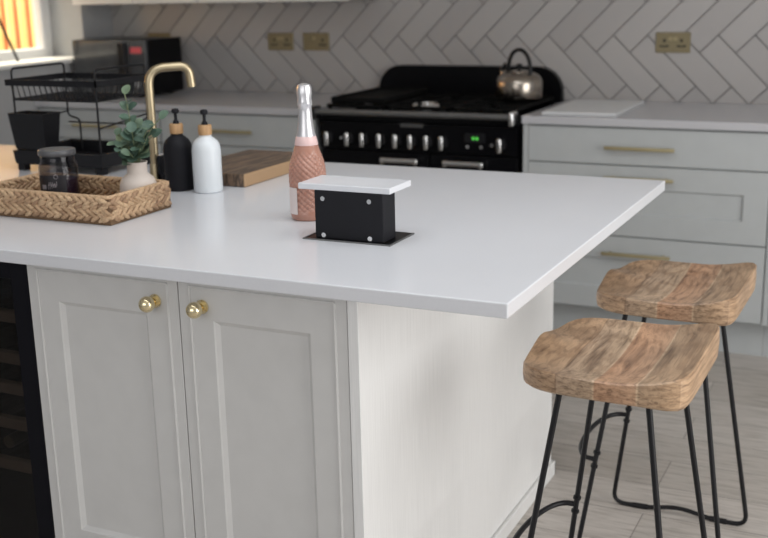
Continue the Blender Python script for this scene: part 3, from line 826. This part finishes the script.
# burners and pan supports
for cx in (-1.60, -1.31, -1.02):
    for cy in (2.67, 2.98):
        bm = B(); lathe(bm, [(0, .902), (.052, .902), (.052, .911), (.040, .914), (.040, .920), (.032, .923), (0, .923)], 28, (cx, cy, 0)); bu = build('burner', bm, 'iron', hob, 40)
        if cx == -1.31 and cy < 2.8:
            bm = B(); lathe(bm, [(.040, .9215), (.060, .912), (.064, .932), (.056, .944), (.050, .930)], 28, (cx, cy, 0)); build('burner_ring', bm, 'chrome', bu, 40, 'shiny ring')
for x0, x1 in ((gx0+.03, -1.465), (-1.455, -1.165), (-1.155, gx1-.03)):
    bm = B(); z0, z1 = .926, .940; y0, y1 = YF+.035, W-.065
    for a in ((x0, x1, y0, y0+.014), (x0, x1, y1-.014, y1), (x0, x0+.014, y0, y1), (x1-.014, x1, y0, y1), (x0, x1, (y0+y1)/2-.007, (y0+y1)/2+.007)): box(bm, *a, z0, z1, .003)
    xm = (x0+x1)/2
    for cy in (2.70, 2.98):
        for s in (-1, 1):
            box(bm, min(xm+s*.03, xm+s*.13), max(xm+s*.03, xm+s*.13), cy-.005, cy+.005, z0+.002, z1+.004)
            box(bm, xm-.005, xm+.005, min(cy+s*.03, cy+s*.125), max(cy+s*.03, cy+s*.125), z0+.002, z1+.004)
    for x in (x0+.012, x1-.012):
        for y in (y0+.012, y1-.012): box(bm, x-.007, x+.007, y-.007, y+.007, .9022, z0+.001)
    build('pan_support', bm, 'iron', hob)
bm = B(); gz = .9445
gp0, gp1, gq0, gq1 = gx0+.045, -1.475, 2.60, 3.08
box(bm, gp0, gp1, gq0, gq1, gz, gz+.012, .004, 2)
for a in ((gp0, gp0+.01, gq0, gq1), (gp1-.01, gp1, gq0, gq1), (gp0, gp1, gq0, gq0+.01), (gp0, gp1, gq1-.01, gq1)): box(bm, *a, gz+.01, gz+.024, .003)
g = build('griddle_plate', bm, 'iron'); recenter(g, ((gp0+gp1)/2, 2.84, gz)); tag(g, 'black cast iron griddle plate lying on the left burners of the cooker', 'griddle')

# kettle
kx_, ky_, kz_ = -.975, 2.91, .9445
t = thing('kettle', 'shiny steel stovetop kettle with a black arched handle on the cooker', 'kettle', (kx_, ky_, kz_))
bm = B(); lathe(bm, [(0, 0), (.090, 0), (.098, .005), (.101, .012), (.1005, .070), (.097, .086), (.088, .101), (.068, .112), (.045, .1165)], 40, (kx_, ky_, kz_)); bd = build('body', bm, 'steel', t, 40)
bm = B(); lathe(bm, [(.047, 0.1169), (.046, 0.1198), (.030, 0.1249), (0, 0.1275)], 32, (kx_, ky_, kz_)); ld = build('lid', bm, 'steel', t, 40)
bm = B(); lathe(bm, [(0, 0.1277), (.006, 0.1277), (.006, 0.1334), (.013, 0.1386), (.014, 0.1454), (.010, 0.1513), (0, 0.1530)], 20, (kx_, ky_, kz_)); build('lid_knob', bm, 'black', ld, 40, 'black knob')
u = Vector((.90, -.43, 0)).normalized()      # handle and spout lie across the view, spout at the left
bm = B(); c = Vector((kx_, ky_, kz_)); pts = []
for i in range(17):
    a = PI*i/16; pts.append(c + u*(.066*math.cos(a)) + Vector((0, 0, .113+.098*math.sin(a)**.8)))
pts = [c+u*.066+Vector((0,0,.104))]+pts+[c-u*.066+Vector((0,0,.104))]
tube(bm, pts, .0085, 10); build('handle', bm, 'black', t, 50, 'black arched handle')
bm = B(); tube(bm, [c-u*.068+Vector((0,0,.072)), c-u*.088+Vector((0,0,.092)), c-u*.102+Vector((0,0,.118))], .02, 14, True, [.024, .020, .013]); sp = build('spout', bm, 'steel', t, 50)
bm = B(); tube(bm, [c-u*.103+Vector((0,0,.120)), c-u*.092+Vector((0,0,.134)), c-u*.084+Vector((0,0,.152))], .007, 10, True, [.013, .009, .006]); build('spout_lever', bm, 'black', sp, 50, 'black whistle lever')

# white board on the right worktop
bm = B(); prism(bm, [(-.775, 2.60), (-.472, 2.60), (-.472, 3.09), (-.775, 3.09)], 'z', H+.0003, H+.012)
bmesh.ops.bevel(bm, geom=bm.edges[:], offset=.003, segments=2, affect='EDGES')
o = build('cutting_slab', bm, 'white_board'); recenter(o, (-.62, 2.85, H)); tag(o, 'flat white cutting slab on the worktop right of the cooker', 'chopping board')

# ------------------------------------------------------------------ bar stools
def seat_mesh(bm):
    hx, hy = .173, .200
    NA, NR = 72, 14
    def outline(a):
        # rounded rectangle, corners softer on the island side
        c, s = math.cos(a), math.sin(a)
        n = 9 if c > 0 else 4.4
        k = (abs(c)**n + abs(s)**n)**(-1/n)
        return hx*k*c*(.965 if c < 0 else .985), hy*k*s*(1 - .05*(c < 0)*abs(c))
    def ztop(x, y):
        u = x/hx; v = y/hy
        back = .025*max(0, (u-.15)/.85)**1.8
        pommel = (.014*math.exp(-(v/.24)**2) - .006*math.exp(-((abs(v)-.58)/.22)**2))*max(0, (-u-.05)/.95)**1.3
        rim = .007*max(0, (abs(v)-.55)/.45)**1.5*(1-.3*u)
        dip = -.012*math.exp(-((u-.12)/.55)**2 - (v/.75)**2)
        edge = .006*max(0, -u)**4
        return .7195 + back + pommel + rim + dip + edge
    def under(x, y):
        return .6835 - .005*max(0, (x/hx-.4)/.6)**2
    top = []; cen = bm.verts.new((0, 0, ztop(0, 0)))
    for r in range(1, NR+1):
        q = r/NR; row = []
        for k in range(NA):
            ox, oy = outline(2*PI*k/NA); x, y = ox*q, oy*q
            z = ztop(x, y)
            if r == NR: z -= .003
            row.append(bm.verts.new((x, y, z)))
        top.append(row)
    # r == NR-1 pulled close to the rim for a crisp rounded edge
    for k in range(NA):
        ox, oy = outline(2*PI*k/NA); x, y = ox*.984, oy*.984; top[NR-2][k].co = (x, y, ztop(x, y))
    side = []
    for zf, q in ((.5, 1.006), (.12, .998), (0, .97)):
        row = []
        for k in range(NA):
            ox, oy = outline(2*PI*k/NA); zt_ = ztop(ox, oy)-.003; zb_ = under(ox, oy)
            row.append(bm.verts.new((ox*q, oy*q, zb_+(zt_-zb_)*zf)))
        side.append(row)
    rows = top + side
    for k in range(NA): bm.faces.new((cen, rows[0][k], rows[0][(k+1) % NA]))
    for A, Bq in zip(rows, rows[1:]):
        for k in range(NA): j = (k+1) % NA; bm.faces.new((A[k], Bq[k], Bq[j], A[j]))
    cb = bm.verts.new((0, 0, .6838))
    for k in range(NA): bm.faces.new((cb, rows[-1][(k+1) % NA], rows[-1][k]))
def make_stool(label):
    t = thing('bar_stool', label, 'bar stool', (0,0,0), 'wooden topped bar stools at the island')
    bm = B(); seat_mesh(bm); build('seat', bm, 'mango', t, 32, 'saddle shaped mango wood seat')
    a, b, A, Bf, zt, r = .085, .120, .184, .187, .688, .0062
    for s in (-1, 1):
        for q in (-1, 1):
            tp = Vector((s*a, q*b, zt)); ft = Vector((s*A, q*Bf, r))
            bm = B(); inner = ft + Vector((-s*.075, 0, 0))
            tube(bm, fillet([tp, ft, inner], .045, 6), r, 10)
            lg = build('leg', bm, 'black', t, 60)
    for q in (-1, 1):
        bm = B(); x0 = A-.077
        pts = []
        for i in range(15):
            s = -1+2*i/14; pts.append((s*x0, q*(Bf+.012*math.cos(s*PI/2)*q*0), r+.014*math.cos(s*PI/2)**2))
        tube(bm, pts, r*.98, 10)
        for s in (-1, 1): tube(bm, [(s*(x0-.022), q*Bf, r+.0015), (s*(x0+.022), q*Bf, r)], .0078, 10)
        build('floor_rail', bm, 'black', t, 60)
    z0 = .285; s_ = (zt-z0)/(zt-.006); lx = -(a+(A-a)*s_); ly = b+(Bf-b)*s_
    bm = B(); pts = []
    for i in range(21):
        an = -PI/2 + PI*i/20
        pts.append((lx-.004 - .062*math.cos(an)**.75, ly*math.sin(an)*1.0, z0))
    tube(bm, pts, r, 10)
    for q in (-1, 1):
        for dz in (-.018, .018):
            f = (zt-(z0+dz))/(zt-.006); x = -(a+(A-a)*f); y = q*(b+(Bf-b)*f)
            tube(bm, [(x-.0005, y, z0+dz-.003), (x+.0005, y, z0+dz+.003)], .0092, 10)
    build('footrest', bm, 'black', t, 60)
    return t
s1 = make_stool('mango wood bar stool nearest the camera, at the near end of the island')
s1.location = (.104, .400, 0); s1.rotation_euler.z = -.05
seat1 = [c for c in s1.children if c.name.startswith('seat')][0]; seat1.rotation_euler.z = .045; seat1.location.y += .006; seat1.location.x -= .008
s2_ = copy_tree(s1); s2_['label'] = 'mango wood bar stool farther back, behind the nearer stool'
seat2 = [c for c in s2_.children if c.name.startswith('seat')][0]; seat2.rotation_euler.z = 0; seat2.location = (.005, -.018, 0)
s2_.location = (.089, .983, 0); s2_.rotation_euler.z = -.01

# ------------------------------------------------------------------ camera
cam_d = bpy.data.cameras.new('camera'); cam = bpy.data.objects.new('camera', cam_d); C.objects.link(cam)
cx, cy, cz, yaw, pit, rol, fpx = 0.60425, -1.72144, 1.45299, -0.45169, 0.25233, -0.02317, 1116.71
fw = Vector((math.sin(yaw)*math.cos(pit), math.cos(yaw)*math.cos(pit), -math.sin(pit)))
rr = Vector((math.cos(yaw), -math.sin(yaw), 0)); uu = rr.cross(fw)
r2 = rr*math.cos(rol)+uu*math.sin(rol); u2 = uu*math.cos(rol)-rr*math.sin(rol)
mat = Matrix((r2, u2, -fw)).transposed().to_4x4(); mat.translation = (cx, cy, cz)
cam.matrix_world = mat
cam_d.sensor_width = 36; cam_d.lens = fpx/768*36; cam_d.clip_start = .05
cam_d.dof.use_dof = True; cam_d.dof.focus_distance = 2.25; cam_d.dof.aperture_fstop = 4.0
bpy.context.scene.camera = cam

# ------------------------------------------------------------------ light
def area(name, loc, target, sx, sy, power, col):
    l = bpy.data.lights.new(name, 'AREA'); l.shape = 'RECTANGLE'; l.size = sx; l.size_y = sy; l.energy = power; l.color = col
    o = bpy.data.objects.new(name, l); C.objects.link(o); o.location = loc
    o.rotation_euler = (Vector(target)-Vector(loc)).to_track_quat('-Z', 'Y').to_euler(); return o
area('patio_door_light', (2.55, .2, 1.25), (0, .4, .9), 2.6, 2.1, 68, (1, .98, .95))
area('rear_fill_light', (-.6, -3.1, 1.7), (-.8, 1, .9), 2.4, 1.4, 18, (1, .98, .96))  # unseen fill lamp added behind the viewpoint, no window modelled there
area('ceiling_fill_light', (-.4, .2, 2.38), (-.4, .2, 0), 1.6, 1.6, 16, (.92, .96, 1))  # cool fill lamp added below the closed ceiling, which has no opening
area('garden_sun', (-4.0, 2.6, 3.2), (-5.1, 2.6, 1.2), 1.2, 1.2, 420, (1, .9, .72))
w = bpy.data.worlds.new('world'); bpy.context.scene.world = w; w.use_nodes = True
bg = w.node_tree.nodes['Background']; bg.inputs['Color'].default_value = (.93, .96, 1, 1); bg.inputs['Strength'].default_value = .42
bpy.context.scene.view_settings.view_transform = 'Standard'
bpy.context.scene.view_settings.look = 'None'
